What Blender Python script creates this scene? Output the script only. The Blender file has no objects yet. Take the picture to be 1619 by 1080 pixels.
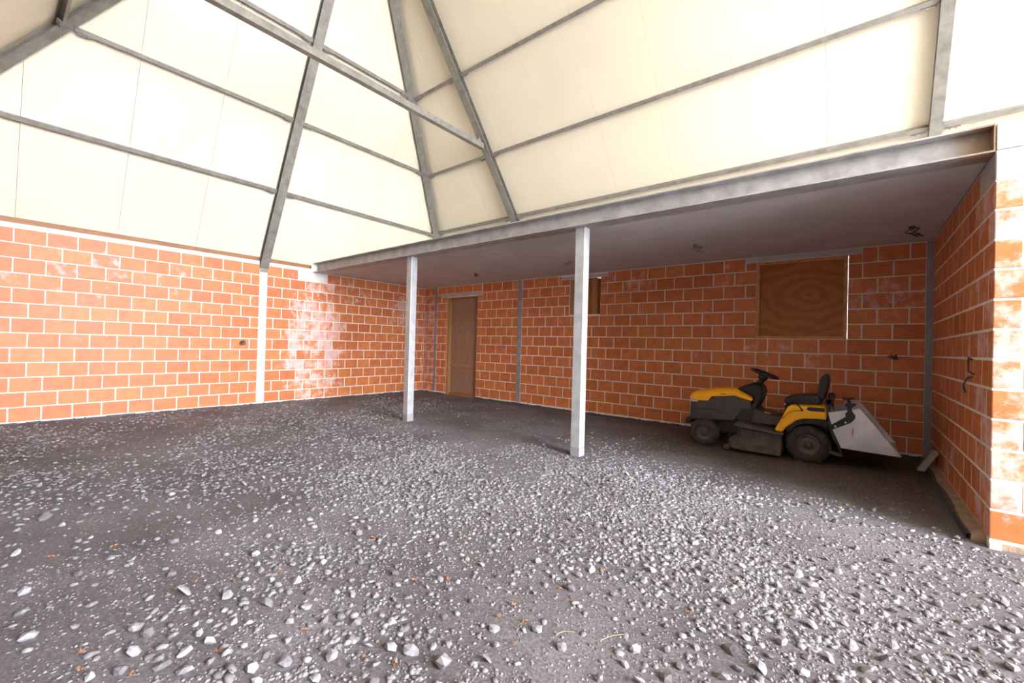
import bpy, math, random
import numpy as np
from mathutils import Vector, Matrix, noise as mnoise
random.seed(7); rng = np.random.default_rng(7)
S = bpy.context.scene
COL = S.collection

# ------------------------------------------------------------------ camera
CAM = Vector((8.7456, -7.1835, 1.2120)); FPX = 676.44
YAW, PITCH, ROLL = -0.67978, 0.00779, 0.02626
cd = bpy.data.cameras.new('camera'); cam = bpy.data.objects.new('camera', cd); COL.objects.link(cam)
fwd = Vector((math.sin(YAW)*math.cos(PITCH), math.cos(YAW)*math.cos(PITCH), math.sin(PITCH)))
rt = Vector((math.cos(YAW), -math.sin(YAW), 0)); up = rt.cross(fwd)
r2 = math.cos(ROLL)*rt + math.sin(ROLL)*up; u2 = -math.sin(ROLL)*rt + math.cos(ROLL)*up
cam.matrix_world = Matrix(((r2.x, u2.x, -fwd.x, CAM.x), (r2.y, u2.y, -fwd.y, CAM.y), (r2.z, u2.z, -fwd.z, CAM.z), (0, 0, 0, 1)))
cd.sensor_width = 36.0; cd.lens = FPX/1619*36.0; cd.clip_start = 0.02
S.camera = cam

# ------------------------------------------------------------------ sky, daylight, exposure
OPEN_Y0, OPEN_Y1, OPEN_Z = -7.55, -3.0, 6.6        # the big open doorway in the end wall
END_X = 15.8
w = bpy.data.worlds.new('sky'); S.world = w; w.use_nodes = True
bg = w.node_tree.nodes['Background']
bg.inputs[0].default_value = (0.93, 0.98, 1.07, 1); bg.inputs[1].default_value = 10.0
pl = bpy.data.lights.new('doorway_daylight', 'AREA'); pl.shape = 'RECTANGLE'
pl.size = OPEN_Y1-OPEN_Y0; pl.size_y = OPEN_Z; pl.cycles.is_portal = True
po = bpy.data.objects.new('doorway_daylight', pl); COL.objects.link(po)
po.location = (END_X+.16, (OPEN_Y0+OPEN_Y1)/2, OPEN_Z/2-.1)
po.rotation_euler = (math.radians(90), 0, math.radians(90))
S.view_settings.view_transform = 'Standard'; S.view_settings.look = 'None'
S.view_settings.exposure = 2.3; S.view_settings.gamma = 1.0; S.view_settings.use_curve_mapping = False

# ------------------------------------------------------------------ materials
def newmat(name, rough=.6, metal=0.0):
    m = bpy.data.materials.new(name); m.use_nodes = True
    b = m.node_tree.nodes['Principled BSDF']
    b.inputs['Roughness'].default_value = rough; b.inputs['Metallic'].default_value = metal
    return m, m.node_tree.nodes, m.node_tree.links, b
def N(nodes, t, **kw):
    n = nodes.new(t)
    for k, v in kw.items():
        if hasattr(n, k): setattr(n, k, v)
    return n
def ramp(nodes, stops):
    r = nodes.new('ShaderNodeValToRGB'); e = r.color_ramp.elements
    while len(e) < len(stops): e.new(.5)
    for i, (p, c) in enumerate(stops): e[i].position = p; e[i].color = (*c, 1)
    return r
def noise_col(m, scale, stops, detail=6, coord='pos', stretch=(1, 1, 1), bump=0.0, bscale=None, rough=.6, ro=None):
    nodes, links = m.node_tree.nodes, m.node_tree.links; b = nodes['Principled BSDF']
    g = nodes.new('ShaderNodeNewGeometry')
    mp = nodes.new('ShaderNodeMapping'); mp.inputs['Scale'].default_value = stretch
    links.new(g.outputs['Position'], mp.inputs['Vector'])
    n = nodes.new('ShaderNodeTexNoise'); n.inputs['Scale'].default_value = scale; n.inputs['Detail'].default_value = detail
    n.inputs['Roughness'].default_value = rough
    links.new(mp.outputs[0], n.inputs['Vector'])
    r = ramp(nodes, stops); links.new(n.outputs['Fac'], r.inputs[0]); links.new(r.outputs[0], b.inputs['Base Color'])
    if bump:
        n2 = nodes.new('ShaderNodeTexNoise'); n2.inputs['Scale'].default_value = bscale or scale*3; n2.inputs['Detail'].default_value = 8
        links.new(g.outputs['Position'], n2.inputs['Vector'])
        bp = nodes.new('ShaderNodeBump'); bp.inputs['Strength'].default_value = bump; bp.inputs['Distance'].default_value = .01
        links.new(n2.outputs['Fac'], bp.inputs['Height']); links.new(bp.outputs[0], b.inputs['Normal'])
    return m
def simple(name, c0, c1, scale=6, rough=.6, metal=0.0, bump=0.0, bscale=None, stretch=(1, 1, 1), detail=6):
    m, *_ = newmat(name, rough, metal)
    return noise_col(m, scale, [(.3, c0), (.7, c1)], bump=bump, bscale=bscale, stretch=stretch, detail=detail)

def brick_material(name):
    m, nd, lk, b = newmat(name, .5)
    g = nd.new('ShaderNodeNewGeometry'); oi = nd.new('ShaderNodeObjectInfo')
    rb = ramp(nd, [(0, (.56, .158, .046)), (.35, (.63, .190, .055)), (.7, (.67, .218, .066)), (1, (.60, .175, .058))])
    lk.new(oi.outputs['Random'], rb.inputs[0])
    n1 = nd.new('ShaderNodeTexNoise'); n1.inputs['Scale'].default_value = 9; n1.inputs['Detail'].default_value = 8
    lk.new(g.outputs['Position'], n1.inputs['Vector'])
    r1 = ramp(nd, [(.3, (.82, .80, .80)), (.7, (1.1, 1.1, 1.1))]); lk.new(n1.outputs['Fac'], r1.inputs[0])
    mx = nd.new('ShaderNodeMixRGB'); mx.blend_type = 'MULTIPLY'; mx.inputs[0].default_value = 1
    lk.new(rb.outputs[0], mx.inputs[1]); lk.new(r1.outputs[0], mx.inputs[2])
    # lime bloom: blobs with a shape of their own on the masonry
    blobs = [((0, -2.85, 1.15), (.8, .95, 1.8), .26), ((0, -2.35, 2.25), (.8, 1.1, .42), .20), ((0, -.5, 1.9), (.6, 1.0, .62), .19),
             ((.2, 0, 1.2), (.62, .5, 2.0), .20), ((0, -5.6, 2.05), (.5, 2.8, .50), .10), ((9.75, -2.95, 1.2), (.55, .06, 3.4), .25),
             ((9.45, -2.75, 1.4), (.3, .62, 3.0), .20), ((9.45, -1.4, 1.0), (.3, 2.2, 2.4), .10), ((6.5, 0, 2.35), (2.6, .4, .34), .12), ((8.9, 0, 1.95), (.8, .4, .5), .14), ((7.9, 0, 1.15), (.9, .4, .28), .12)]
    acc = None
    for c, r, s in blobs:
        v1 = nd.new('ShaderNodeVectorMath'); v1.operation = 'SUBTRACT'; v1.inputs[1].default_value = c
        lk.new(g.outputs['Position'], v1.inputs[0])
        v2 = nd.new('ShaderNodeVectorMath'); v2.operation = 'DIVIDE'; v2.inputs[1].default_value = r; lk.new(v1.outputs[0], v2.inputs[0])
        v3 = nd.new('ShaderNodeVectorMath'); v3.operation = 'LENGTH'; lk.new(v2.outputs[0], v3.inputs[0])
        mr = nd.new('ShaderNodeMapRange'); mr.interpolation_type = 'SMOOTHSTEP'
        mr.inputs['From Min'].default_value = 1.0; mr.inputs['From Max'].default_value = .45
        mr.inputs['To Min'].default_value = 0; mr.inputs['To Max'].default_value = s
        lk.new(v3.outputs['Value'], mr.inputs['Value'])
        if acc is None: acc = mr.outputs[0]
        else:
            mm = nd.new('ShaderNodeMath'); mm.operation = 'MAXIMUM'; lk.new(acc, mm.inputs[0]); lk.new(mr.outputs[0], mm.inputs[1]); acc = mm.outputs[0]
    n2 = nd.new('ShaderNodeTexNoise'); n2.inputs['Scale'].default_value = 6.5; n2.inputs['Detail'].default_value = 12; n2.inputs['Roughness'].default_value = .70; n2.inputs['Distortion'].default_value = .12
    lk.new(g.outputs['Position'], n2.inputs['Vector'])
    rr = nd.new('ShaderNodeMath'); rr.operation = 'MULTIPLY_ADD'; rr.inputs[1].default_value = .16; rr.inputs[2].default_value = -.08
    lk.new(oi.outputs['Random'], rr.inputs[0])
    ad = nd.new('ShaderNodeMath'); ad.operation = 'ADD'; lk.new(n2.outputs['Fac'], ad.inputs[0]); lk.new(acc, ad.inputs[1])
    ad2 = nd.new('ShaderNodeMath'); ad2.operation = 'ADD'; lk.new(ad.outputs[0], ad2.inputs[0]); lk.new(rr.outputs[0], ad2.inputs[1])
    mr = nd.new('ShaderNodeMapRange'); mr.inputs['From Min'].default_value = .67; mr.inputs['From Max'].default_value = .84
    mr.inputs['To Min'].default_value = 0.0; mr.inputs['To Max'].default_value = .70
    lk.new(ad2.outputs[0], mr.inputs['Value'])
    m2 = nd.new('ShaderNodeMixRGB'); m2.inputs[2].default_value = (.78, .62, .60, 1)
    lk.new(mr.outputs[0], m2.inputs[0]); lk.new(mx.outputs[0], m2.inputs[1])
    lk.new(m2.outputs[0], b.inputs['Base Color'])
    n3 = nd.new('ShaderNodeTexNoise'); n3.inputs['Scale'].default_value = 60; n3.inputs['Detail'].default_value = 4
    lk.new(g.outputs['Position'], n3.inputs['Vector'])
    bp = nd.new('ShaderNodeBump'); bp.inputs['Strength'].default_value = .25; bp.inputs['Distance'].default_value = .004
    lk.new(n3.outputs['Fac'], bp.inputs['Height']); lk.new(bp.outputs[0], b.inputs['Normal'])
    return m

def wood_material(name, c0, c1, scale=3.0, dist=3.0, rough=.55, axis=(1, 1, 1)):
    m, nd, lk, b = newmat(name, rough)
    g = nd.new('ShaderNodeNewGeometry'); mp = nd.new('ShaderNodeMapping'); mp.inputs['Scale'].default_value = axis
    lk.new(g.outputs['Position'], mp.inputs['Vector'])
    n = nd.new('ShaderNodeTexNoise'); n.inputs['Scale'].default_value = scale; n.inputs['Detail'].default_value = 2; n.inputs['Distortion'].default_value = .6
    lk.new(mp.outputs[0], n.inputs['Vector'])
    mu = nd.new('ShaderNodeMath'); mu.operation = 'MULTIPLY'; mu.inputs[1].default_value = dist*9; lk.new(n.outputs['Fac'], mu.inputs[0])
    fr = nd.new('ShaderNodeMath'); fr.operation = 'PINGPONG'; fr.inputs[1].default_value = 1.0; lk.new(mu.outputs[0], fr.inputs[0])
    r = ramp(nd, [(0.0, c0), (.55, c0), (1.0, c1)]); lk.new(fr.outputs[0], r.inputs[0]); lk.new(r.outputs[0], b.inputs['Base Color'])
    return m

M = {}
M['brick'] = brick_material('fired_clay_brick')
M['mortar'] = simple('pale_mortar', (.76, .68, .60), (.88, .81, .73), 12, .9, bump=.3, bscale=80)
M['concrete'] = simple('grey_concrete', (.42, .40, .39), (.56, .54, .52), 5, .85, bump=.2, bscale=60)
M['pale_concrete'] = simple('pale_concrete', (.72, .70, .68), (.85, .83, .81), 6, .85, bump=.2, bscale=60)
M['slab'] = simple('slab_concrete', (.54, .515, .505), (.67, .64, .625), 1.6, .8, bump=.08, bscale=30, detail=9)
M['galv'] = simple('galvanised_steel', (.19, .175, .155), (.32, .30, .27), 9, .5, .2, detail=9)
def beam_material():
    m = simple('beam_galvanised_steel', (.30, .285, .28), (.50, .485, .48), 7, .5, .2, detail=9)
    nd, lk = m.node_tree.nodes, m.node_tree.links; b = nd['Principled BSDF']
    src = b.inputs['Base Color'].links[0].from_socket
    g = nd.new('ShaderNodeNewGeometry'); sp = nd.new('ShaderNodeSeparateXYZ'); lk.new(g.outputs['Position'], sp.inputs[0])
    n = nd.new('ShaderNodeTexNoise'); n.inputs['Scale'].default_value = 14; n.inputs['Detail'].default_value = 8; lk.new(g.outputs['Position'], n.inputs['Vector'])
    a = nd.new('ShaderNodeMath'); a.operation = 'MULTIPLY_ADD'; a.inputs[1].default_value = .35; lk.new(n.outputs['Fac'], a.inputs[0]); lk.new(sp.outputs['X'], a.inputs[2])
    mr = nd.new('ShaderNodeMapRange'); mr.inputs['From Min'].default_value = 9.40; mr.inputs['From Max'].default_value = 9.56; mr.inputs['To Max'].default_value = .85; lk.new(a.outputs[0], mr.inputs['Value'])
    mx = nd.new('ShaderNodeMixRGB'); mx.inputs[2].default_value = (.30, .19, .10, 1); lk.new(mr.outputs[0], mx.inputs[0]); lk.new(src, mx.inputs[1]); lk.new(mx.outputs[0], b.inputs['Base Color'])
    return m
M['galv_beam'] = beam_material()
M['galv_post'] = simple('bright_galvanised_steel', (.36, .365, .37), (.54, .545, .55), 7, .45, .25, detail=9)
M['painted_post'] = simple('white_painted_steel', (.74, .73, .72), (.86, .85, .84), 5, .6)
M['post_grey'] = simple('grey_embedded_steel', (.27, .26, .27), (.37, .36, .37), 6, .6, .2)
M['panel'] = simple('cream_roof_panel', (.80, .73, .575), (.86, .79, .635), .8, .42, detail=3)
M['timber'] = wood_material('raw_timber', (.33, .145, .05), (.24, .095, .03), 3, 2, axis=(1, .35, 3))
M['timber_frame'] = wood_material('orange_timber_frame', (.60, .29, .085), (.46, .20, .05), 3, 2, axis=(1, 4, 1))
M['timber_v'] = wood_material('raw_timber_upright', (.46, .235, .085), (.34, .16, .05), 3, 2, axis=(4, 4, .4))
def ply_rings():
    m, nd, lk, b = newmat('reddish_plywood', .45)
    g = nd.new('ShaderNodeNewGeometry')
    v1 = nd.new('ShaderNodeVectorMath'); v1.operation = 'SUBTRACT'; v1.inputs[1].default_value = (8.20, .05, 2.02); lk.new(g.outputs['Position'], v1.inputs[0])
    v2 = nd.new('ShaderNodeVectorMath'); v2.operation = 'MULTIPLY'; v2.inputs[1].default_value = (.8, 0, 1.35); lk.new(v1.outputs[0], v2.inputs[0])
    v3 = nd.new('ShaderNodeVectorMath'); v3.operation = 'LENGTH'; lk.new(v2.outputs[0], v3.inputs[0])
    n = nd.new('ShaderNodeTexNoise'); n.inputs['Scale'].default_value = 3.2; n.inputs['Detail'].default_value = 4; lk.new(g.outputs['Position'], n.inputs['Vector'])
    a = nd.new('ShaderNodeMath'); a.operation = 'MULTIPLY_ADD'; a.inputs[1].default_value = .42; lk.new(n.outputs['Fac'], a.inputs[0]); lk.new(v3.outputs['Value'], a.inputs[2])
    k = nd.new('ShaderNodeMath'); k.operation = 'MULTIPLY'; k.inputs[1].default_value = 34; lk.new(a.outputs[0], k.inputs[0])
    p = nd.new('ShaderNodeMath'); p.operation = 'SINE'; lk.new(k.outputs[0], p.inputs[0])
    r = ramp(nd, [(0, (.36, .105, .013)), (1, (.45, .155, .026))]); mr = nd.new('ShaderNodeMapRange'); mr.inputs['From Min'].default_value = -1; lk.new(p.outputs[0], mr.inputs['Value'])
    lk.new(mr.outputs[0], r.inputs[0]); lk.new(r.outputs[0], b.inputs['Base Color'])
    return m
M['ply_window'] = ply_rings()
M['ply_door'] = wood_material('pale_brown_plywood', (.33, .19, .12), (.37, .22, .145), 1.2, 1.6, .6, axis=(2, 2, .8))
M['membrane'] = simple('dark_membrane', (.045, .048, .055), (.11, .115, .125), 9, .7)
M['sand'] = simple('sandy_mortar', (.30, .205, .135), (.46, .34, .24), 9, .95, bump=.5, bscale=50)
M['yard'] = simple('outside_paving', (.40, .39, .37), (.52, .51, .49), .6, .9)
M['yellow'] = simple('yellow_plastic', (.93, .43, .003), (.96, .47, .004), 3, .38)
M['black'] = simple('black_plastic', (.014, .013, .013), (.022, .020, .020), 6, .5)
M['seat'] = simple('black_vinyl', (.010, .010, .011), (.018, .017, .018), 6, .42)
M['charcoal'] = simple('charcoal_plastic', (.045, .040, .040), (.066, .058, .056), 5, .55)
M['dusty'] = simple('dusty_black_metal', (.035, .030, .027), (.125, .095, .072), 8, .75)
M['tyre'] = simple('tyre_rubber', (.020, .018, .017), (.065, .050, .040), 14, .85)
M['rim'] = simple('dusty_rim', (.055, .046, .042), (.12, .10, .09), 9, .6)
M['alu'] = simple('scuffed_aluminium', (.52, .50, .50), (.72, .70, .69), 4, .33, .85, bump=.06, bscale=9)
M['lamp'] = simple('headlamp_plastic', (.5, .48, .46), (.68, .66, .64), 20, .25)
M['bolt'] = simple('zinc_bolt', (.65, .63, .60), (.8, .78, .75), 10, .4, .5)
M['pedal'] = simple('worn_pedal', (.36, .28, .22), (.46, .38, .30), 10, .7)
M['cable'] = simple('grey_cable', (.17, .155, .13), (.33, .31, .27), 20, .6)
M['darkcable'] = simple('dark_cable', (.035, .03, .028), (.10, .09, .08), 20, .6)
M['leaf'] = simple('dry_leaf', (.22, .085, .035), (.42, .20, .095), 30, .8)
M['straw'] = simple('dry_straw', (.30, .24, .15), (.42, .34, .22), 20, .8)
M['seal'] = simple('seam_sealant', (.62, .58, .54), (.74, .70, .66), 10, .7)
M['stain'] = simple('rust_stained_steel', (.22, .13, .075), (.40, .28, .17), 12, .65, .2)
M['outer_wall'] = simple('front_masonry', (.10, .085, .075), (.14, .12, .11), 4, .8)

def dirt_material():
    m, nd, lk, b = newmat('compacted_dirt', .92)
    g = nd.new('ShaderNodeNewGeometry')
    n = nd.new('ShaderNodeTexNoise'); n.inputs['Scale'].default_value = 1.1; n.inputs['Detail'].default_value = 10; n.inputs['Roughness'].default_value = .65
    lk.new(g.outputs['Position'], n.inputs['Vector'])
    r = ramp(nd, [(.32, (.110, .094, .099)), (.52, (.162, .142, .149)), (.72, (.225, .203, .212))]); lk.new(n.outputs['Fac'], r.inputs[0])
    # browner soil under the slab, darkened further with the bay's shade in the colour
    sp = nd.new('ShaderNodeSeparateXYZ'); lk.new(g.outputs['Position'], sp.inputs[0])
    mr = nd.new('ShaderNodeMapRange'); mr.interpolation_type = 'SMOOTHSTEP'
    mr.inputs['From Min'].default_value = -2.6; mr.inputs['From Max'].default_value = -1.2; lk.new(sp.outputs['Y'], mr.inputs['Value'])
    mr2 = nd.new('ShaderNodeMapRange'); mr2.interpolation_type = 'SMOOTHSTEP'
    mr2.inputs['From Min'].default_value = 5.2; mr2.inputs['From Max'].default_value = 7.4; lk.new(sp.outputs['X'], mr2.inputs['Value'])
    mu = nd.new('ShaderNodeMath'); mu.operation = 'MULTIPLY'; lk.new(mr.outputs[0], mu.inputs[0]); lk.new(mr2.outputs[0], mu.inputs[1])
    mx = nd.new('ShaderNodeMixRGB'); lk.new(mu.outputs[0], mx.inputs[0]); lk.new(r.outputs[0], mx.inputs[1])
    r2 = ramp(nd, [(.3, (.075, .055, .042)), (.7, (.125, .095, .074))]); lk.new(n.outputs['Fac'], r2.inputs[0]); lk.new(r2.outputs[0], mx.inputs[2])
    n4 = nd.new('ShaderNodeTexNoise'); n4.inputs['Scale'].default_value = 70; n4.inputs['Detail'].default_value = 3; lk.new(g.outputs['Position'], n4.inputs['Vector'])
    r4 = ramp(nd, [(.35, (.7, .7, .7)), (.62, (1.1, 1.1, 1.1)), (.74, (1.7, 1.7, 1.75))]); lk.new(n4.outputs['Fac'], r4.inputs[0])
    m4 = nd.new('ShaderNodeMixRGB'); m4.blend_type = 'MULTIPLY'; m4.inputs[0].default_value = 1; lk.new(mx.outputs[0], m4.inputs[1]); lk.new(r4.outputs[0], m4.inputs[2])
    lk.new(m4.outputs[0], b.inputs['Base Color'])
    n2 = nd.new('ShaderNodeTexNoise'); n2.inputs['Scale'].default_value = 38; n2.inputs['Detail'].default_value = 10; n2.inputs['Roughness'].default_value = .7; lk.new(g.outputs['Position'], n2.inputs['Vector'])
    bp = nd.new('ShaderNodeBump'); bp.inputs['Strength'].default_value = .8; bp.inputs['Distance'].default_value = .02
    lk.new(n2.outputs['Fac'], bp.inputs['Height']); lk.new(bp.outputs[0], b.inputs['Normal'])
    return m
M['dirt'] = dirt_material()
def stone_material(name, use_attr):
    m, nd, lk, b = newmat(name, .85)
    g = nd.new('ShaderNodeNewGeometry')
    if use_attr:
        a = nd.new('ShaderNodeAttribute'); a.attribute_name = 'tone'; src = a.outputs['Fac']
    else:
        a = nd.new('ShaderNodeObjectInfo'); src = a.outputs['Random']
    r = ramp(nd, [(0, (.135, .120, .126)), (.35, (.205, .192, .202)), (.75, (.295, .285, .302)), (.95, (.39, .383, .405)), (1, (.46, .455, .475))])
    lk.new(src, r.inputs[0])
    n = nd.new('ShaderNodeTexNoise'); n.inputs['Scale'].default_value = 45; n.inputs['Detail'].default_value = 5; lk.new(g.outputs['Position'], n.inputs['Vector'])
    r2 = ramp(nd, [(.3, (.72, .70, .70)), (.7, (1.08, 1.08, 1.08))]); lk.new(n.outputs['Fac'], r2.inputs[0])
    mx = nd.new('ShaderNodeMixRGB'); mx.blend_type = 'MULTIPLY'; mx.inputs[0].default_value = 1
    lk.new(r.outputs[0], mx.inputs[1]); lk.new(r2.outputs[0], mx.inputs[2]); lk.new(mx.outputs[0], b.inputs['Base Color'])
    bp = nd.new('ShaderNodeBump'); bp.inputs['Strength'].default_value = .3; bp.inputs['Distance'].default_value = .005
    lk.new(n.outputs['Fac'], bp.inputs['Height']); lk.new(bp.outputs[0], b.inputs['Normal'])
    return m
M['gravel'] = stone_material('crushed_stone', True)
M['stone'] = stone_material('loose_stone', False)

# ------------------------------------------------------------------ mesh helpers
class MB:
    def __init__(s): s.v = []; s.f = []
    def add(s, vs, fs):
        k = len(s.v); s.v += [tuple(v) for v in vs]; s.f += [tuple(i+k for i in f) for f in fs]; return s
    def box(s, x0, x1, y0, y1, z0, z1):
        return s.add([(x0,y0,z0),(x1,y0,z0),(x1,y1,z0),(x0,y1,z0),(x0,y0,z1),(x1,y0,z1),(x1,y1,z1),(x0,y1,z1)],
                     [(0,3,2,1),(4,5,6,7),(0,1,5,4),(1,2,6,5),(2,3,7,6),(3,0,4,7)])
    def prism(s, pts, d):           # planar polygon of 3D points extruded by vector d
        n = len(pts); d = Vector(d); a = [Vector(p) for p in pts]
        return s.add(a+[p+d for p in a], [tuple(range(n))[::-1], tuple(range(n, 2*n))]+[(i, (i+1) % n, (i+1) % n+n, i+n) for i in range(n)])
    def xz(s, prof, y0, y1): return s.prism([(x, y0, z) for x, z in prof], (0, y1-y0, 0))
    def bar(s, p0, p1, side, nrm, w, h):   # rectangular bar: w along side, h along nrm (from p line outward +nrm)
        p0, p1, side, nrm = map(Vector, (p0, p1, side, nrm)); a = side*w/2
        q = [p0-a, p0+a, p0+a+nrm*h, p0-a+nrm*h]; r = [p+(p1-p0) for p in q]
        return s.add(q+r, [(0,3,2,1),(4,5,6,7),(0,1,5,4),(1,2,6,5),(2,3,7,6),(3,0,4,7)])
    def ibeam(s, p0, p1, side, nrm, w, h, tf=.011, tw=.008):  # p line = centre of inner flange face
        p0, p1, nrm = Vector(p0), Vector(p1), Vector(nrm)
        s.bar(p0, p1, side, nrm, w, tf); s.bar(p0+nrm*(h-tf), p1+nrm*(h-tf), side, nrm, w, tf)
        return s.bar(p0+nrm*tf, p1+nrm*tf, side, nrm, tw, h-2*tf)
    def channel(s, p0, p1, side, nrm, w, h, t=.006):          # C profile, web on inner face line
        p0, p1, nrm, side = Vector(p0), Vector(p1), Vector(nrm), Vector(side)
        s.bar(p0+side*(w/2-t/2), p1+side*(w/2-t/2), side, nrm, t, h)
        s.bar(p0, p1, side, nrm, w-2*t, t); s.bar(p0+nrm*(h-t), p1+nrm*(h-t), side, nrm, w-2*t, t)
        return s
    def tube(s, pts, r, n=6, cap=True):
        pts = [Vector(p) for p in pts]; base = len(s.v); rs = r if isinstance(r, (list, tuple)) else [r]*len(pts)
        ref = Vector((.31, .17, .93)).normalized()
        for i, p in enumerate(pts):
            t = (pts[min(i+1, len(pts)-1)]-pts[max(i-1, 0)]).normalized()
            a = t.cross(ref)
            if a.length < .05: a = t.cross(Vector((1, 0, 0)))
            a.normalize(); b = t.cross(a)
            s.v += [tuple(p+(a*math.cos(2*math.pi*k/n)+b*math.sin(2*math.pi*k/n))*rs[i]) for k in range(n)]
        for i in range(len(pts)-1):
            for k in range(n):
                s.f.append((base+i*n+k, base+i*n+(k+1) % n, base+(i+1)*n+(k+1) % n, base+(i+1)*n+k))
        if cap:
            s.f.append(tuple(base+k for k in range(n))[::-1]); s.f.append(tuple(base+(len(pts)-1)*n+k for k in range(n)))
        return s
    def lathe(s, c, axis, prof, n=28):      # prof: (distance along axis, radius)
        c, axis = Vector(c), Vector(axis).normalized()
        a = axis.orthogonal().normalized(); b = axis.cross(a); base = len(s.v); m = len(prof)
        for d, r in prof:
            s.v += [tuple(c+axis*d+(a*math.cos(2*math.pi*k/n)+b*math.sin(2*math.pi*k/n))*max(r, 1e-4)) for k in range(n)]
        for i in range(m-1):
            for k in range(n):
                s.f.append((base+i*n+k, base+i*n+(k+1) % n, base+(i+1)*n+(k+1) % n, base+(i+1)*n+k))
        return s
def loc_of(o):
    v = Vector((0, 0, 0))
    while o is not None: v += o.location; o = o.parent
    return v
def obj(name, mb, mat, parent=None, smooth=False, bevel=0.0, origin=None, autosmooth=None):
    me = bpy.data.meshes.new(name)
    off = loc_of(parent) if parent else (Vector(origin) if origin else Vector((0, 0, 0)))
    me.from_pydata([(v[0]-off.x, v[1]-off.y, v[2]-off.z) for v in mb.v], [], mb.f); me.update()
    me.materials.append(M[mat]); o = bpy.data.objects.new(name, me); COL.objects.link(o)
    if parent: o.parent = parent
    elif origin: o.location = origin
    import bmesh
    bm = bmesh.new(); bm.from_mesh(me); bmesh.ops.recalc_face_normals(bm, faces=bm.faces); bm.to_mesh(me); bm.free()
    if smooth: me.polygons.foreach_set('use_smooth', [True]*len(me.polygons))
    if bevel:
        b = o.modifiers.new('bevel', 'BEVEL'); b.width = bevel; b.segments = 2; b.limit_method = 'ANGLE'; b.angle_limit = math.radians(35)
    return o
def tag(o, label=None, cat=None, group=None, kind=None):
    if label: o['label'] = label
    if cat: o['category'] = cat
    if group: o['group'] = group
    if kind: o['kind'] = kind
    return o
def struct(o, label): return tag(o, label, kind='structure')
def thing(name, label, cat, loc, group=None):
    o = bpy.data.objects.new(name, None); o.location = loc; COL.objects.link(o); o.empty_display_size = .1
    return tag(o, label, cat, group)

# ------------------------------------------------------------------ bricks
PZ, P, J = .2, .302, .0145
BM = {}
def brick_mesh(w, h):
    key = (round(w, 3), round(h, 3))
    if key not in BM:
        c, d = .0035, .05
        w2, h2 = w/2, h/2
        v = [(-w2, d, -h2), (w2, d, -h2), (w2, d, h2), (-w2, d, h2),
             (-w2, c, -h2), (w2, c, -h2), (w2, c, h2), (-w2, c, h2),
             (-w2+c, 0, -h2+c), (w2-c, 0, -h2+c), (w2-c, 0, h2-c), (-w2+c, 0, h2-c)]
        f = [(8, 9, 10, 11), (3, 2, 1, 0)]
        for i in range(4):
            j = (i+1) % 4
            f += [(i, j, j+4, i+4), (i+4, j+4, j+8, i+8)]
        me = bpy.data.meshes.new('brick'); me.from_pydata(v, [], f); me.update(); me.materials.append(M['brick']); BM[key] = me
    return BM[key]
def subtract(r, e):
    a, b, c, d = r; p, q, s, t = e
    if q <= a or p >= b or t <= c or s >= d: return [r]
    out = []
    if p > a: out.append((a, p-.004, c, d))
    if q < b: out.append((q+.004, b, c, d))
    lo, hi = max(a, p), min(b, q)
    if s > c: out.append((lo, hi, c, s-.004))
    if t < d: out.append((lo, hi, t+.004, d))
    return out
def lay(rects, u0, u1, ref, phase_odd, rows, excl, pitch=P):
    for row in rows:
        sh = 0 if (row % 2 == 1) == phase_odd else .5
        z0, z1 = (row-1)*PZ+J/2, row*PZ-J/2
        k = math.floor((u0-ref)/pitch-sh)-1
        while True:
            a, b = ref+(k+sh)*pitch, ref+(k+1+sh)*pitch; k += 1
            if a >= u1: break
            a2, b2 = max(a, u0), min(b, u1)
            if b2-a2 < .03: continue
            la = a2+(J/2 if a2 == a else .002); lb = b2-(J/2 if b2 == b else .002)
            rs = [(la, lb, z0, z1)]
            for e in excl: rs = [x for r in rs for x in subtract(r, e)]
            rects += [r for r in rs if r[1]-r[0] > .028 and r[3]-r[2] > .03]
def place_bricks(parent, rects, frame, limit=300, prio=None, rough=1.0):
    """frame(u,z)->world point on the face; rotation so that local -y faces the room"""
    rot = frame('rot')
    if prio: rects = sorted(rects, key=prio)
    def proud(): return random.uniform(-.0012, .0016)*rough
    for r in rects[:limit]:
        o = bpy.data.objects.new('brick', brick_mesh(r[1]-r[0], r[3]-r[2])); COL.objects.link(o)
        p = frame((r[0]+r[1])/2, (r[2]+r[3])/2, proud())
        o.parent = parent; o.location = p-loc_of(parent); o.rotation_euler = (0, 0, rot)
    rest = rects[limit:]
    if rest:
        mb = MB(); R = Matrix.Rotation(rot, 3, 'Z')
        for r in rest:
            me = brick_mesh(r[1]-r[0], r[3]-r[2]); p = frame((r[0]+r[1])/2, (r[2]+r[3])/2, proud())
            mb.add([R @ v.co + p for v in me.vertices], [tuple(q.vertices) for q in me.polygons])
        tag(obj('more_bricks', mb, 'brick', parent), kind='stuff')
def cells(us, zs, holes, put):
    for i in range(len(us)-1):
        for j in range(len(zs)-1):
            cu, cz = (us[i]+us[i+1])/2, (zs[j]+zs[j+1])/2
            if not any(a < cu < b and c < cz < d for a, b, c, d in holes): put(us[i], us[i+1], zs[j], zs[j+1])
REC = .003   # mortar lies this far behind the brick faces
G0 = -.055    # nominal ground level

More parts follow.
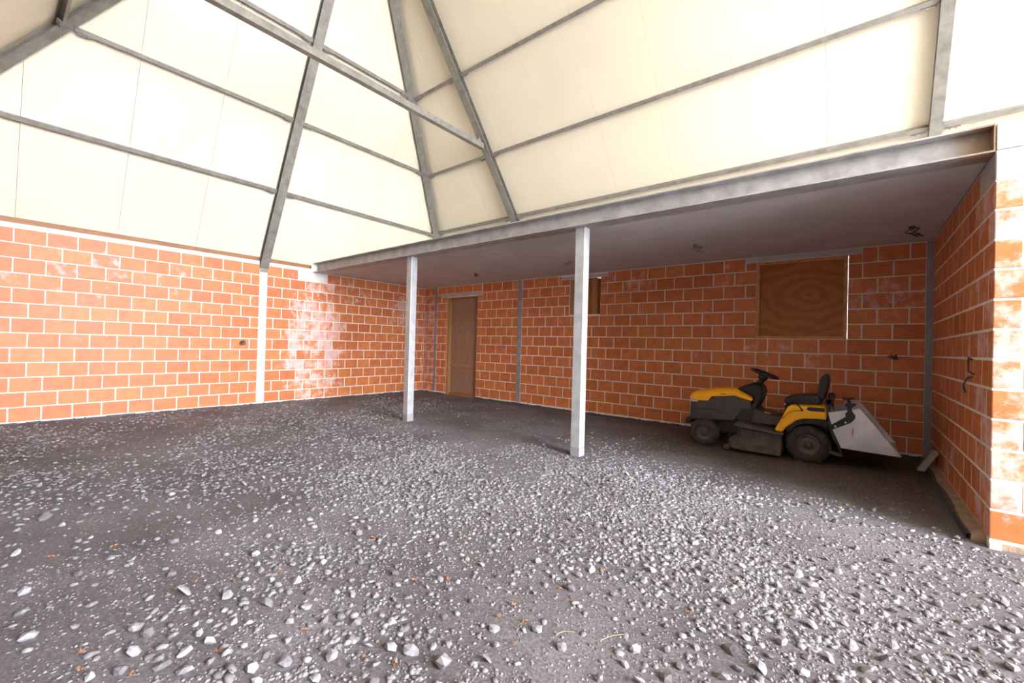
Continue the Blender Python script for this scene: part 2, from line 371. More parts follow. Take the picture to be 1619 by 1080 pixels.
# ------------------------------------------------------------------ floor
def ground_z(x, y):
    n = mnoise.noise(Vector((x*.55, y*.55, 3.1)))*.022 + mnoise.noise(Vector((x*1.9, y*1.9, 7.7)))*.010
    edge = max(0.0, 1-abs(x)/.5)*.035
    return G0 + n*(.35 if (y > -2.2 and x > 6.3) else 1.0) + edge
nx, ny = 300, 160
gx = np.linspace(-.1, 15.9, nx); gy = np.linspace(-7.85, .1, ny)
mb = MB()
mb.v = [(x, y, ground_z(x, y)) for y in gy for x in gx]
mb.f = [(j*nx+i, j*nx+i+1, (j+1)*nx+i+1, (j+1)*nx+i) for j in range(ny-1) for i in range(nx-1)]
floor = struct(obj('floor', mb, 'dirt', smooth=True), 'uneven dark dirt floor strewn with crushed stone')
mb = MB().box(-40, 60, -48, 40, -.5, -.22)
struct(obj('yard_outside', mb, 'yard'), 'pale paved yard outside the open end of the building')

# ------------------------------------------------------------------ left wall
LY0 = -7.75
mb = MB().box(-.14, -REC, LY0-.14, .14, -.3, 2.6).box(-.14, -REC, -2.97, .14, 2.6, 2.74)
wl = struct(obj('wall_left', mb, 'mortar'), 'long orange clay block wall on the left with pale joints')
rects = []
ALL = range(1, 14)
lay(rects, LY0, -3.94, -6.9541, True, ALL, [])
pad = (-3.23, -2.66, 2.407, 2.62)
lay(rects, -3.808, 0, -3.5333, True, ALL, [pad])
def fr_left(u, z=None, d=0): return math.radians(90) if u == 'rot' else Vector((d, u, z))
place_bricks(wl, rects, fr_left, 300, lambda r: abs((r[0]+r[1])/2+3.6))
mb = MB().box(-.13, .004, LY0, -3.95, 2.598, 2.66).box(-.13, .004, -3.80, -2.97, 2.598, 2.66)
tag(obj('concrete_band', mb, 'pale_concrete', wl), 'pale concrete levelling strip on the block wall')
mb = MB().box(-.12, -.004, LY0, -3.96, 2.66, 2.733).box(-.12, -.004, -3.79, -3.0, 2.66, 2.733)
tag(obj('wall_plate', mb, 'timber', wl), 'brown timber batten along the wall top')
for a, b in ((pad[0]+.004, -2.80), (-2.792, pad[1]-.004)):
    tag(obj('bearing_block', MB().box(-.1, .001, a, b, 2.409, 2.594), 'pale_concrete', wl, bevel=.004), 'pale concrete bearing block under the beam end')
obj('eave_light_block', MB().box(-.32, -.125, LY0-.2, .3, 2.2, 2.80).box(-.32, -.05, LY0-.2, .3, 2.80, 3.0), 'timber', wl)  # unseen block added outside the wall top to stop a light leak
tag(obj('wall_post', MB().box(-.10, .006, -3.938, -3.812, -.1, 2.50), 'painted_post', wl, bevel=.004), 'white upright steel post set in the block wall')
tag(obj('base_strip', MB().box(-.12, .012, LY0, 0, -.2, -.004), 'membrane', wl), 'dark grey damp strip along the wall foot')
mbx = MB()
for i in range(70):     # ragged mortar droppings along the wall foot
    y = LY0+.1*i*1.1
    if y < -.1: mbx.box(-.01, random.uniform(.006, .020), y, y+random.uniform(.07, .12), -.012, random.uniform(.002, .014))
tag(obj('mortar_droppings', mbx, 'mortar', wl), kind='stuff')

# ------------------------------------------------------------------ back wall
WX = 9.447
DOOR = (.865, 1.885, -.1, 2.335); WIN = (7.565, 8.632, 1.402, 2.522); SWIN = (4.355, 5.022, 1.825, 2.515)
LD = (.634, 2.04, 2.345, 2.43); LW = (7.411, 8.775, 2.527, 2.6); LS = (4.162, 5.16, 2.522, 2.575)
mb = MB()
def put(a, b, c, d): mb.box(a, b, REC, .14, c, d)
cells(sorted([-.14, END_X+.2, *DOOR[:2], *WIN[:2], *SWIN[:2]]), sorted([-.3, 3.45, DOOR[3], *WIN[2:], *SWIN[2:]]), [DOOR, WIN, SWIN, (-1, 99, 9, 9)], put)
wb = struct(obj('wall_back', mb, 'mortar'), 'orange clay block wall under the slab behind the mower')
rects = []
EX = [DOOR, WIN, SWIN, LD, LW, LS]
lay(rects, .006, .424, 2.3206-P*8, True, ALL, EX)
lay(rects, .49, 3.075, 2.3206-P*8, True, ALL, EX)
lay(rects, 3.19, 9.378, 5.3061-P*8, True, ALL, EX)
def fr_back(u, z=None, d=0): return 0.0 if u == 'rot' else Vector((u, -d, z))
place_bricks(wb, rects, fr_back, 300, lambda r: -(r[0]+r[1])/2)
for (a, b, c, d) in (LD, LW, LS):
    tag(obj('lintel', MB().box(a, b, -.003, .1, c+.002, d-.002), 'concrete', wb, bevel=.003), 'thin grey concrete lintel')
for a, b in ((.424, .490), (3.078, 3.188), (9.380, 9.445)):
    tag(obj('wall_post', MB().box(a, b, -.006, .08, -.1, 2.6), 'post_grey', wb), 'narrow grey upright steel post in the block wall')
tag(obj('base_strip', MB().box(0, DOOR[0]-.01, -.010, .1, -.2, -.012).box(DOOR[1]+.01, WX, -.010, .1, -.2, -.012), 'membrane', wb), 'dark damp strip along the wall foot')
mbx = MB()
for i in range(86):
    x = .02+.11*i
    if x < 9.3 and not (.8 < x < 1.9): mbx.box(x, x+random.uniform(.07, .13), -random.uniform(.006, .024), .01, -.02, random.uniform(-.002, .012))
tag(obj('mortar_droppings', mbx, 'mortar', wb), kind='stuff')

# door of plywood in a timber frame
d1 = struct(thing('door_1', 'plywood sheet closing the doorway in the back wall', None, (1.375, .05, 0)), 'plywood sheet closing the doorway in the back wall')
obj('plywood_sheet', MB().box(.872, 1.878, .085, .097, -.06, 2.33), 'ply_door', d1)
tag(obj('jamb', MB().box(.869, .945, .005, .085, -.06, 2.33), 'timber_v', d1), 'pale timber upright')
obj('jamb', MB().box(1.845, 1.881, .04, .085, -.06, 2.33), 'ply_door', d1)
obj('head_rail', MB().box(.945, 1.845, .03, .085, 2.285, 2.33), 'timber', d1)
for z in (1.722, .672): obj('rail', MB().box(.945, 1.845, .055, .085, z-.022, z+.022), 'timber_v', d1)
obj('sill_rail', MB().box(.945, 1.845, .03, .085, -.06, .02), 'timber', d1)
# large boarded window; a slit of daylight is left at the right and below
w1 = struct(thing('window_1', 'large window opening boarded with reddish plywood', None, (8.1, .05, 1.4)), 'large window opening boarded with reddish plywood')
obj('plywood_sheet', MB().box(7.5655, 8.6308, .052, .064, 1.4026, 2.52), 'ply_window', w1)
for n, a, b, c, d in (('frame_rail', 7.5658, 8.6308, 2.480, 2.521), ('frame_rail', 7.5658, 8.6308, 1.4026, 1.440), ('frame_stile', 7.5658, 7.606, 1.440, 2.480), ('frame_stile', 8.588, 8.6308, 1.440, 2.480)):
    obj(n, MB().box(a, b, .012, .052, c, d), 'timber_frame', w1)
# small boarded window
w2 = struct(thing('window_2', 'small high window opening boarded with dark plywood', None, (4.7, .05, 1.8)), 'small high window opening boarded with dark plywood')
obj('plywood_sheet', MB().box(4.36, 5.018, .10, .112, 1.828, 2.512), 'ply_window', w2)
for a, b in ((4.36, 4.43), (4.842, 4.912)): obj('frame_stile', MB().box(a, b, .01, .10, 1.828, 2.512), 'timber_v', w2)
obj('frame_rail', MB().box(4.43, 4.842, .03, .10, 2.47, 2.512), 'timber', w2)

# ------------------------------------------------------------------ right wall and the wall end facing the camera
FY = -2.94
mb = MB().box(WX+.0009, WX+.14, FY+.012, .0, -.3, 2.6)
wr = struct(obj('wall_right', mb, 'mortar'), 'short orange block partition on the right behind the mower')
rects = []
lay(rects, .006, 2.94, 2.94, False, ALL, [(2.47, 2.95, 2.403, 2.62)], pitch=.3033)
def fr_right(u, z=None, d=0): return math.radians(-90) if u == 'rot' else Vector((WX-d, -u, z))
place_bricks(wr, rects, fr_right, 300, rough=.3)
tag(obj('bearing_block', MB().box(WX-.001, WX+.12, FY+.004, -2.475, 2.405, 2.594), 'concrete', wr), 'grey concrete bearing block at the wall end')
led = MB()
pts = [(-.02, .055)]+[(-.25*i-.1, random.uniform(.055, .085)) for i in range(11)]+[(-2.86, .07)]
for (ya, wa), (yb, wb_) in zip(pts, pts[1:]):
    led.add([(WX-wa, ya, -.002), (WX+.02, ya, .004), (WX+.02, yb, .004), (WX-wb_, yb, -.002), (WX-wa-.012, ya, -.15), (WX+.02, ya, -.15), (WX+.02, yb, -.15), (WX-wb_-.012, yb, -.15)],
            [(0, 1, 2, 3), (0, 3, 7, 4), (0, 4, 5, 1), (3, 2, 6, 7), (1, 5, 6, 2)])
tag(obj('footing_ledge', led, 'sand', wr), 'sandy mortar ledge along the wall foot')
tag(obj('base_strip', MB().add([(WX-.094, 0, -.012), (WX-.094, -2.85, -.012), (WX-.102, -2.85, -.2), (WX-.102, 0, -.2), (WX-.06, 0, -.012), (WX-.06, -2.85, -.012)], [(0, 1, 2, 3), (0, 4, 5, 1)]), 'membrane', wr), 'dark damp strip along the ledge')

mb = MB().box(WX+.0012, END_X, FY+REC, FY+.14, -.3, 2.4)
wf = struct(obj('wall_right_front', mb, 'mortar'), 'brightly lit orange block wall end at the right edge')
rects = []
for row in range(1, 13):
    z0, z1 = (row-1)*PZ+J/2, row*PZ-J/2
    x = WX+.001; first = True
    while x < END_X-.1:
        ln = .125 if (first and row % 2 == 0) else .289
        rects.append((x, x+ln, z0, z1)); x += ln+J; first = False
def fr_rf(u, z=None, d=0): return 0.0 if u == 'rot' else Vector((u, FY-d, z))
place_bricks(wf, rects, fr_rf, 60, lambda r: r[0])
tag(obj('concrete_lintel', MB().box(WX+.002, END_X, FY-.002, FY+.14, 2.402, 2.598), 'pale_concrete', wf, bevel=.004), 'white concrete lintel course')
tag(obj('concrete_lintel', MB().box(WX+.004, END_X, FY-.002, FY+.14, 2.606, 2.785), 'pale_concrete', wf, bevel=.004), 'white concrete lintel course')
tag(obj('kerb_stub', MB().box(WX-.005, WX+.05, FY-.03, FY+.03, -.25, -.01), 'pale_concrete', wf, bevel=.004), 'small pale concrete stub at the wall foot')
tag(obj('base_strip', MB().box(WX+.05, END_X, FY-.004, FY+.05, -.25, -.012), 'sand', wf), 'sandy mortar at the wall foot')

# ------------------------------------------------------------------ walls behind the camera and the open end
struct(obj('wall_front', MB().box(-.14, END_X+.2, LY0-.14, LY0, -.3, 3.4), 'outer_wall'), 'front wall behind the camera')
mb = MB()
def put(a, b, c, d): mb.box(END_X, END_X+.14, a, b, c, d)
cells([LY0-.14, OPEN_Y0, OPEN_Y1, .14], [-.3, 4.0, OPEN_Z], [(OPEN_Y0, OPEN_Y1, -1, OPEN_Z)], put)
mb.prism([(END_X, LY0-.14, OPEN_Z), (END_X, .14, OPEN_Z), (END_X, -3.875, 9.0)], (.14, 0, 0))
struct(obj('wall_end', mb, 'outer_wall'), 'end wall with the large open doorway, out of view to the right')

# ------------------------------------------------------------------ slab ceiling
cl = struct(thing('ceiling', 'grey concrete slab ceiling over the mower bay', None, (0, 0, 2.605)), 'grey concrete slab ceiling over the mower bay')
sx = [-.0, 2.005, 4.49, 7.0, WX+.002, END_X]
for a, b in zip(sx, sx[1:]):
    obj('slab_panel', MB().box(a+.004, b-.004, -2.77, .0, 2.605, 2.78), 'slab', cl, bevel=.004)
for x in sx[1:4]: tag(obj('joint_filler', MB().box(x-.005, x+.005, -2.75, 0, 2.6036, 2.64), 'seal', cl), 'pale filler in the slab joint')

# ------------------------------------------------------------------ roof planes
ML, CL_ = 1.8415, 2.505; MBK, CB = 1.241, 3.466; YC = -3.875; OFF = .114
sL, sB = math.sqrt(1+ML*ML), math.sqrt(1+MBK*MBK)
nL = Vector((-ML, 0, 1))/sL            # outward normals
nB = Vector((0, MBK, 1))/sB; nF = Vector((0, -MBK, 1))/sB
def zL(x, off=0): return CL_+ML*x+off*sL
def zB(y, off=0): return CB-MBK*y+off*sB
def zF(y, off=0): return zB(2*YC-y, off)
def clip(poly, a, b, c):   # keep a*u+b*v<=c
    out = []
    for i in range(len(poly)):
        p, q = poly[i], poly[(i+1) % len(poly)]
        dp, dq = a*p[0]+b*p[1]-c, a*q[0]+b*q[1]-c
        if dp <= 0: out.append(p)
        if (dp < 0 < dq) or (dq < 0 < dp):
            t = dp/(dp-dq); out.append((p[0]+(q[0]-p[0])*t, p[1]+(q[1]-p[1])*t))
    return out
# hip: zL(x)=zB(y) on the panel plane
def hipc(off): return (CB+off*sB-CL_-off*sL)      # MBK*y + ML*x = hipc
hc = hipc(OFF)
def roof(name, label, seams, side):
    root = struct(thing(name, label, None, (0, 0, 3)), label)
    for a, b in zip(seams, seams[1:]):
        g = .0012
        if side == 'L':
            poly = [(-.006, a+g), (4, a+g), (4, b-g), (-.006, b-g)]
            poly = clip(poly, ML, MBK, hc-.002); poly = clip(poly, ML, -MBK, hc-.002-2*YC*MBK)
            P3 = [(x, y, zL(x, OFF)) for x, y in poly]; n = nL
        else:
            poly = [(a+g, YC+.002), (b-g, YC+.002), (b-g, .55), (a+g, .55)]
            poly = clip(poly, -ML, -MBK, -hc-.002)
            P3 = [(x, y, zB(y, OFF)) for x, y in poly]; n = nB
            if side == 'F': P3 = [(x, 2*YC-y, z) for x, y, z in P3]; n = nF
        if len(poly) < 3: continue
        obj('roof_panel', MB().prism(P3, n*.06), 'panel', root, bevel=.003)
    # unseen backing sheet added to stop sky light showing through the panel joints
    o2 = OFF+.0605; h2 = hipc(o2)
    if side == 'L':
        poly = [(-.006, LY0-2), (4, LY0-2), (4, 2), (-.006, 2)]
        poly = clip(poly, ML, MBK, h2+.35); poly = clip(poly, ML, -MBK, h2+.35-2*YC*MBK)
        P3 = [(x, y, zL(x, o2)) for x, y in poly]; n = nL
    else:
        poly = [(-1.5, YC-.1), (END_X+.4, YC-.1), (END_X+.4, .55), (-1.5, .55)]
        poly = clip(poly, -ML, -MBK, -h2+.35)
        P3 = [(x, y, zB(y, o2)) for x, y in poly]; n = nB
        if side == 'F': P3 = [(x, 2*YC-y, z) for x, y, z in P3]; n = nF
    obj('light_stop_sheet', MB().prism(P3, n*.02), 'galv', root)
    return root
roof('roof_left', 'cream sandwich panels of the left roof slope', [-8.9, -7.935, -6.95, -5.93, -4.95, -3.95, -2.955, -1.96, -.965, .03, 1.0], 'L')
sb = [WX-.06+.985*k-10.835 for k in range(18)]; sb = [8.39-.994*k for k in range(10, -1, -1)]+[8.39+.994*k for k in range(1, 8)]+[END_X+.3]
roof('roof_back', 'cream sandwich panels of the roof slope above the slab', sb, 'B')
roof('roof_front', 'cream sandwich panels of the roof slope above the camera', sb, 'F')

# ------------------------------------------------------------------ steel roof frame
def steel(name, label, cat, build, group=None, mat='galv'):
    mb = MB(); build(mb); o = obj(name, mb, mat, origin=Vector(mb.v[0])); return tag(o, label, cat, group)
RW, RH = .15, .114
APX = ((CB-MBK*YC)-CL_)/ML      # x of the hip peak on the inner plane
APZ = zL(APX)
X1, X2, X3 = 3.105, 9.41, 15.66
steel('steel_rafter', 'galvanised steel rafter rising from the white wall post up the left slope', 'rafter',
      lambda m: (m.ibeam((.012, YC, zL(.012)), (APX-.16, YC, zL(APX-.16)), (0, 1, 0), nL, RW, RH), m.box(.007, .014, YC-.062, YC+.062, 2.455, 2.56)))
for sgn, nm, lab in ((1, nB, 'hip rafter running up the inner corner above the beam end'), (-1, nF, 'heavy hip rafter crossing the upper left corner of the picture')):
    h0 = hipc(0)
    def hp(x, s=sgn):
        y = (h0-ML*x)/MBK
        return Vector((x, y if s > 0 else 2*YC-y, zL(x)))
    p0, p1 = hp(.57), hp(APX-.30); dr = (p1-p0).normalized(); nn = (nL+nm); nn = (nn-dr*nn.dot(dr)).normalized(); sd = dr.cross(nn)
    shf = Vector((0, 0, 0)) if sgn > 0 else sd*(.045 if sd.y < 0 else -.045)-nn*.012
    steel('hip_rafter', 'galvanised steel '+lab, 'rafter', lambda m: m.ibeam(p0+shf, p1+shf, sd, nn, .14 if sgn > 0 else .12, .125 if sgn > 0 else .15))
steel('steel_rafter', 'galvanised steel rafter on the back slope holding the tie end', 'rafter', lambda m: m.ibeam((X1, -.03, zB(-.03)), (X1, YC+.05, zB(YC+.05)), (1, 0, 0), nB, RW, RH))
steel('steel_rafter', 'galvanised steel rafter on the back slope near the right edge', 'rafter', lambda m: m.ibeam((X2, -.03, zB(-.03)), (X2, YC+.05, zB(YC+.05)), (1, 0, 0), nB, .11, RH))
steel('steel_rafter', 'galvanised steel rafter out of view beside the open end wall', 'rafter', lambda m: m.ibeam((X3, -.03, zB(-.03)), (X3, YC+.05, zB(YC+.05)), (1, 0, 0), nB, RW, RH))
for X, lab in ((X1, 'galvanised steel rafter on the front slope above the tie'), (X2, 'galvanised steel rafter above the camera on the front slope')):
    steel('steel_rafter', lab, 'rafter', lambda m: m.ibeam((X, 2*YC--.03, zB(-.03)), (X, YC-.05, zB(YC+.05)), (1, 0, 0), nF, RW, RH))
steel('ridge_beam', 'galvanised steel ridge beam at the roof top', 'beam', lambda m: m.ibeam((APX-.05, YC, APZ-.12), (END_X-.1, YC, APZ-.12), (0, 1, 0), (0, 0, 1), .12, .12))
# horizontal tie of the truss
TZ = 4.985
steel('tie_beam', 'slim galvanised steel tie crossing in front of the white roof slope', 'beam',
      lambda m: (m.bar((X1, -1.268, TZ-.05), (X1, 2*YC+1.268, TZ-.05), (1, 0, 0), (0, 0, 1), .09, .10),
                 m.prism([(X1-.006, -1.20, TZ-.045), (X1-.006, -1.42, TZ-.0), (X1-.006, -1.36, TZ+.16)], (.012, 0, 0))))
# purlins
PH, PW, PO = .078, .058, .030
def purlin(lab, p0, p1, side, n, brk=True):
    p0, p1, side = Vector(p0), Vector(p1), Vector(side)
    d = (p1-p0).normalized()
    def b(m):
        m.channel(p0, p1, side, n, PW, PH)
        for q, s in ((p0, 1), (p1, -1)):       # fixing cleats with bolts at both ends
            m.bar(q+d*s*.02-side*.035, q+d*s*.15-side*.035, side, n, .012, .05)
            m.bar(q+d*s*.05-side*.045-n*.006, q+d*s*.065-side*.045-n*.006, side, n, .015, .012)
            m.bar(q+d*s*.10-side*.045-n*.006, q+d*s*.115-side*.045-n*.006, side, n, .015, .012)
    return steel('roof_purlin', lab, 'purlin', b, 'galvanised roof purlins')
def hipx(y, off): return (hipc(off)-MBK*y)/ML
ORD = ['lowest', 'middle', 'upper']
sl = Vector((1, 0, ML))/sL; sbv = Vector((0, -1, MBK))/sB; sfv = Vector((0, 1, MBK))/sB
for k, z in enumerate((3.825, 4.917, 6.013)):
    x = (z-CL_-PO*sL)/ML; yh = (hipc(0)-ML*x)/MBK - .07
    purlin(f'{ORD[k]} purlin of the left slope between its rafter and the inner corner hip', (x, YC+.08, z), (x, yh, z), sl, nL)
    purlin(f'{ORD[k]} purlin of the left slope between its rafter and the near hip', (x, YC-.08, z), (x, 2*YC-yh, z), sl, nL)
for k, z in enumerate((3.862, 4.862, 5.962)):
    y = (CB+PO*sB-z)/MBK; xh = (hipc(0)-MBK*y)/ML + .07
    purlin(f'{ORD[k]} purlin of the back slope between the corner hip and the tie rafter', (xh, y, z), (X1-.08, y, z), sbv, nB)
    purlin(f'{ORD[k]} purlin of the back slope between the tie rafter and the right rafter', (X1+.08, y, z), (X2-.06, y, z), sbv, nB)
    purlin(f'{ORD[k]} purlin of the back slope beyond the right rafter', (X2+.06, y, z), (X3-.08, y, z), sbv, nB)
    yf = 2*YC-y
    purlin(f'{ORD[k]} purlin of the front slope from the near hip to the tie rafter', (xh, yf, z), (X1-.08, yf, z), sfv, nF)
    purlin(f'{ORD[k]} purlin of the front slope above the camera', (X1+.08, yf, z), (X2-.08, yf, z), sfv, nF)
# slab edge beam
BY0, BY1 = -2.95, -2.75
bt = thing('slab_beam', 'long galvanised steel beam along the slab edge carried by two posts', 'beam', (.02, -2.85, 2.59))
mbw = MB(); mbw.ibeam((.02, -2.85, 2.592), (WX-.004, -2.85, 2.592), (0, 1, 0), (0, 0, 1), .20, .19, .012, .010)
obj('steel_section', mbw, 'galv_beam' if 'galv_beam' in M else 'galv', bt)
obj('end_plate', MB().box(WX-.012, WX-.0042, -2.947, -2.753, 2.606, 2.769), 'stain', bt)
for i, (px, lab) in enumerate(((3.085, 'square galvanised steel post nearer the corner under the slab beam'), (6.232, 'square galvanised steel post in the middle under the slab beam'))):
    t = thing('steel_post', lab, 'post', (px, -2.815, -.1), 'posts under the slab beam')
    pw = .06
    obj('shaft', MB().box(px-pw, px+pw, -2.815-pw, -2.815+pw, .045, 2.592), 'galv_post', t, bevel=.006)
    tag(obj('foot', MB().box(px-pw-.001, px+pw+.001, -2.815-pw-.001, -2.815+pw+.001, -.16, .045), 'post_grey', t, bevel=.006), 'dark grey coated foot')
    obj('mortar_ring', MB().box(px-pw-.02, px+pw+.02, -2.815-pw-.02, -2.815+pw+.02, -.16, -.075), 'mortar', t, bevel=.012)

# ------------------------------------------------------------------ riding mower with a rear bucket
MC = -.80                                   # centre line y
mw = thing('riding_mower', 'yellow and black riding mower with metal rear bucket parked by the back wall', 'mower', (7.75, MC, -.055))
def loft(stations, y_c=MC):
    """stations: (x, zlow, ztop, half width, shoulder drop) -> closed shell cross sections along x"""
    m = MB(); k = 9
    for x, zl, zt, hw, sh in stations:
        ring = [(-hw, zl), (-hw*1.0, zl+(zt-sh-zl)*.55), (-hw*.97, zt-sh), (-hw*.80, zt-sh*.32), (0, zt), (hw*.80, zt-sh*.32), (hw*.97, zt-sh), (hw, zl+(zt-sh-zl)*.55), (hw, zl)]
        m.v += [(x, y_c+y, z) for y, z in ring]
    n = len(stations)
    for i in range(n-1):
        for j in range(k): m.f.append((i*k+j, i*k+(j+1) % k, (i+1)*k+(j+1) % k, (i+1)*k+j))
    m.f.append(tuple(range(k))[::-1]); m.f.append(tuple((n-1)*k+j for j in range(k)))
    return m
hood = obj('hood', loft([(6.935, .545, .585, .150, .02), (6.95, .525, .615, .185, .04), (7.0, .518, .645, .212, .05), (7.19, .53, .69, .226, .05), (7.232, .588, .697, .227, .045),
                         (7.40, .612, .716, .229, .045), (7.51, .628, .722, .230, .045), (7.56, .612, .716, .230, .05), (7.64, .592, .668, .229, .035), (7.715, .578, .622, .227, .02)]), 'yellow', mw, bevel=.006)
mk = MB()
for i in range(6):
    mk.box(7.345+.011*i, 7.352+.011*i, MC-.2335, MC-.2300, .634, .634+(.020 if i == 0 else random.uniform(.008, .014)))
obj('lettering', mk, 'black', hood)
eng = obj('engine_cover', loft([(6.948, .30, .535, .172, .03), (6.965, .27, .54, .200, .02), (7.05, .268, .545, .219, .02), (7.20, .275, .56, .222, .01), (7.30, .29, .62, .223, .01), (7.46, .30, .64, .224, .01), (7.52, .32, .64, .223, .01), (7.60, .46, .61, .222, .01), (7.70, .47, .59, .218, .01)]), 'charcoal', mw, bevel=.006)
obj('crease', MB().prism([(6.962, MC-.2235, .405), (7.215, MC-.2275, .432), (7.262, MC-.2275, .432), (7.40, MC-.2275, .385), (7.40, MC-.2275, .375), (7.255, MC-.2275, .420), (7.215, MC-.2275, .420), (6.962, MC-.2235, .392)], (0, .012, 0)), 'black', eng)
for i in range(3):
    x = 7.205+.042*i
    obj('vent_slat', MB().prism([(x, MC-.2285, .395), (x+.05, MC-.2285, .395), (x+.14, MC-.2285, .345), (x+.095, MC-.2285, .345)], (0, .012, 0)), 'rim', eng)
obj('headlamp', MB().prism([(6.945, MC-.205, .545), (7.02, MC-.2235, .542), (7.06, MC-.2240, .505), (6.958, MC-.204, .497)], (0, .02, 0)), 'lamp', mw)
obj('headlamp', MB().prism([(6.945, MC+.185, .545), (7.02, MC+.2035, .542), (7.06, MC+.2040, .505), (6.958, MC+.184, .497)], (0, .02, 0)), 'lamp', mw)
obj('front_bumper', MB().xz([(6.895, .19), (6.905, .27), (6.98, .30), (7.05, .30), (7.05, .27), (6.98, .25), (6.96, .19)], MC-.235, MC+.235), 'black', mw, bevel=.012)
obj('chassis', MB().box(7.0, 8.46, MC-.15, MC+.15, .12, .34), 'black', mw, bevel=.01)
obj('front_axle', MB().box(7.135, 7.205, MC-.26, MC+.26, .09, .15).box(7.12, 7.22, MC-.08, MC+.08, .12, .28), 'dusty', mw, bevel=.008)
# console, column, steering wheel
con = obj('dash_console', MB().xz([(7.545, .712), (7.60, .745), (7.70, .785), (7.76, .792), (7.80, .765), (7.818, .70), (7.815, .64), (7.79, .58), (7.745, .47), (7.80, .30), (7.545, .30), (7.512, .44), (7.515, .458), (7.685, .478), (7.745, .61), (7.725, .635), (7.64, .68)], MC-.215, MC+.215), 'black', mw, bevel=.022)
obj('dash_top', loft([(7.52, .70, .724, .12, .01), (7.60, .70, .765, .175, .03), (7.70, .72, .808, .165, .04), (7.775, .72, .815, .12, .04), (7.80, .72, .79, .08, .03)]), 'seat', con, smooth=True)
ax = Vector((.342, 0, .94)).normalized(); SC = Vector((7.812, MC, .925))
obj('steering_column', MB().lathe(SC-ax*.20, ax, [(0, .0), (0, .052), (.05, .05), (.07, .036), (.11, .036), (.12, .052), (.175, .058), (.185, .03), (.185, 0)], 18), 'black', mw, smooth=True)
tor = MB(); na, nb_ = 36, 8; e1 = Vector((0, 1, 0)); e2 = ax.cross(e1)
for i in range(na):
    a = 2*math.pi*i/na; rd = e1*math.cos(a)+e2*math.sin(a)
    tor.v += [tuple(SC+rd*(.158+.0165*math.cos(2*math.pi*j/nb_))+ax*.0165*math.sin(2*math.pi*j/nb_)) for j in range(nb_)]
tor.f = [(i*nb_+j, ((i+1) % na)*nb_+j, ((i+1) % na)*nb_+(j+1) % nb_, i*nb_+(j+1) % nb_) for i in range(na) for j in range(nb_)]
stw = obj('steering_wheel', tor, 'seat', mw, smooth=True)
for a in (90, 210, 330):
    rd = e1*math.cos(math.radians(a))+e2*math.sin(math.radians(a)); obj('spoke', MB().bar(SC+rd*.03-ax*.012, SC+rd*.155-ax*.004, ax.cross(rd), ax, .034, .012), 'black', stw)
obj('wheel_hub', MB().lathe(SC-ax*.03, ax, [(0, 0), (0, .05), (.028, .048), (.036, .03), (.037, 0)], 16), 'black', stw)
# foot platform, pedal
obj('foot_platform', MB().xz([(7.54, .295), (7.60, .315), (7.99, .262), (8.08, .262), (8.08, .225), (7.99, .225), (7.60, .262), (7.55, .27)], MC-.43, MC+.43), 'dusty', mw, bevel=.008)
obj('centre_tunnel', MB().xz([(7.70, .30), (7.745, .49), (7.825, .43), (8.04, .41), (8.10, .30)], MC-.22, MC+.22), 'charcoal', mw, bevel=.012)
obj('pedal', MB().xz([(7.835, .445), (7.90, .437), (7.90, .427), (7.835, .435)], MC-.15, MC-.04), 'pedal', mw)
# mowing deck
dk = MB(); plan = []
for cx, cy, a0, a1 in ((7.62, .30, 90, 180),):
    pass
def deck_ring(hw, x0, x1, z):
    pts = []
    for a in range(0, 91, 15): pts.append((x0+.22-.22*math.sin(math.radians(a)), MC-hw+.20-.20*math.cos(math.radians(a)), z))
    pts = [(x1, MC-hw, z)]+pts
    return pts+[(x, 2*MC-y, z) for x, y, z in pts[::-1]]
r0, r1, r2_ = deck_ring(.475, 7.46, 8.06, -.012), deck_ring(.470, 7.465, 8.065, .075), deck_ring(.40, 7.54, 8.06, .135)
r3 = deck_ring(.375, 7.56, 8.06, .235); n = len(r0)
for rr_ in (r0, r1, r2_, r3): dk.v += rr_
for k in range(3): dk.f += [(k*n+i, k*n+(i+1) % n, (k+1)*n+(i+1) % n, (k+1)*n+i) for i in range(n)]
dk.f += [tuple(range(3*n, 4*n)), tuple(range(n))[::-1]]
deck = obj('mowing_deck', dk, 'dusty', mw, bevel=.006)
obj('side_panel', MB().box(7.63, 7.83, MC-.405, MC-.385, .135, .235), 'charcoal', deck, bevel=.004)
obj('side_panel', MB().box(7.90, 8.06, MC-.405, MC-.385, .135, .235), 'charcoal', deck, bevel=.004)
for x0 in (7.665, 7.93):
    for i in range(3):
        for j in range(2): obj('vent_slot', MB().box(x0+.045*i, x0+.032+.045*i, MC-.4065, MC-.40, .175+.026*j, .187+.026*j), 'black', deck)
obj('gauge_wheel', MB().lathe((7.475, MC-.43, .0), (0, 1, 0), [(-.025, 0), (-.025, .02), (-.022, .034), (.022, .034), (.025, .02), (.025, 0)], 16), 'dusty', deck)
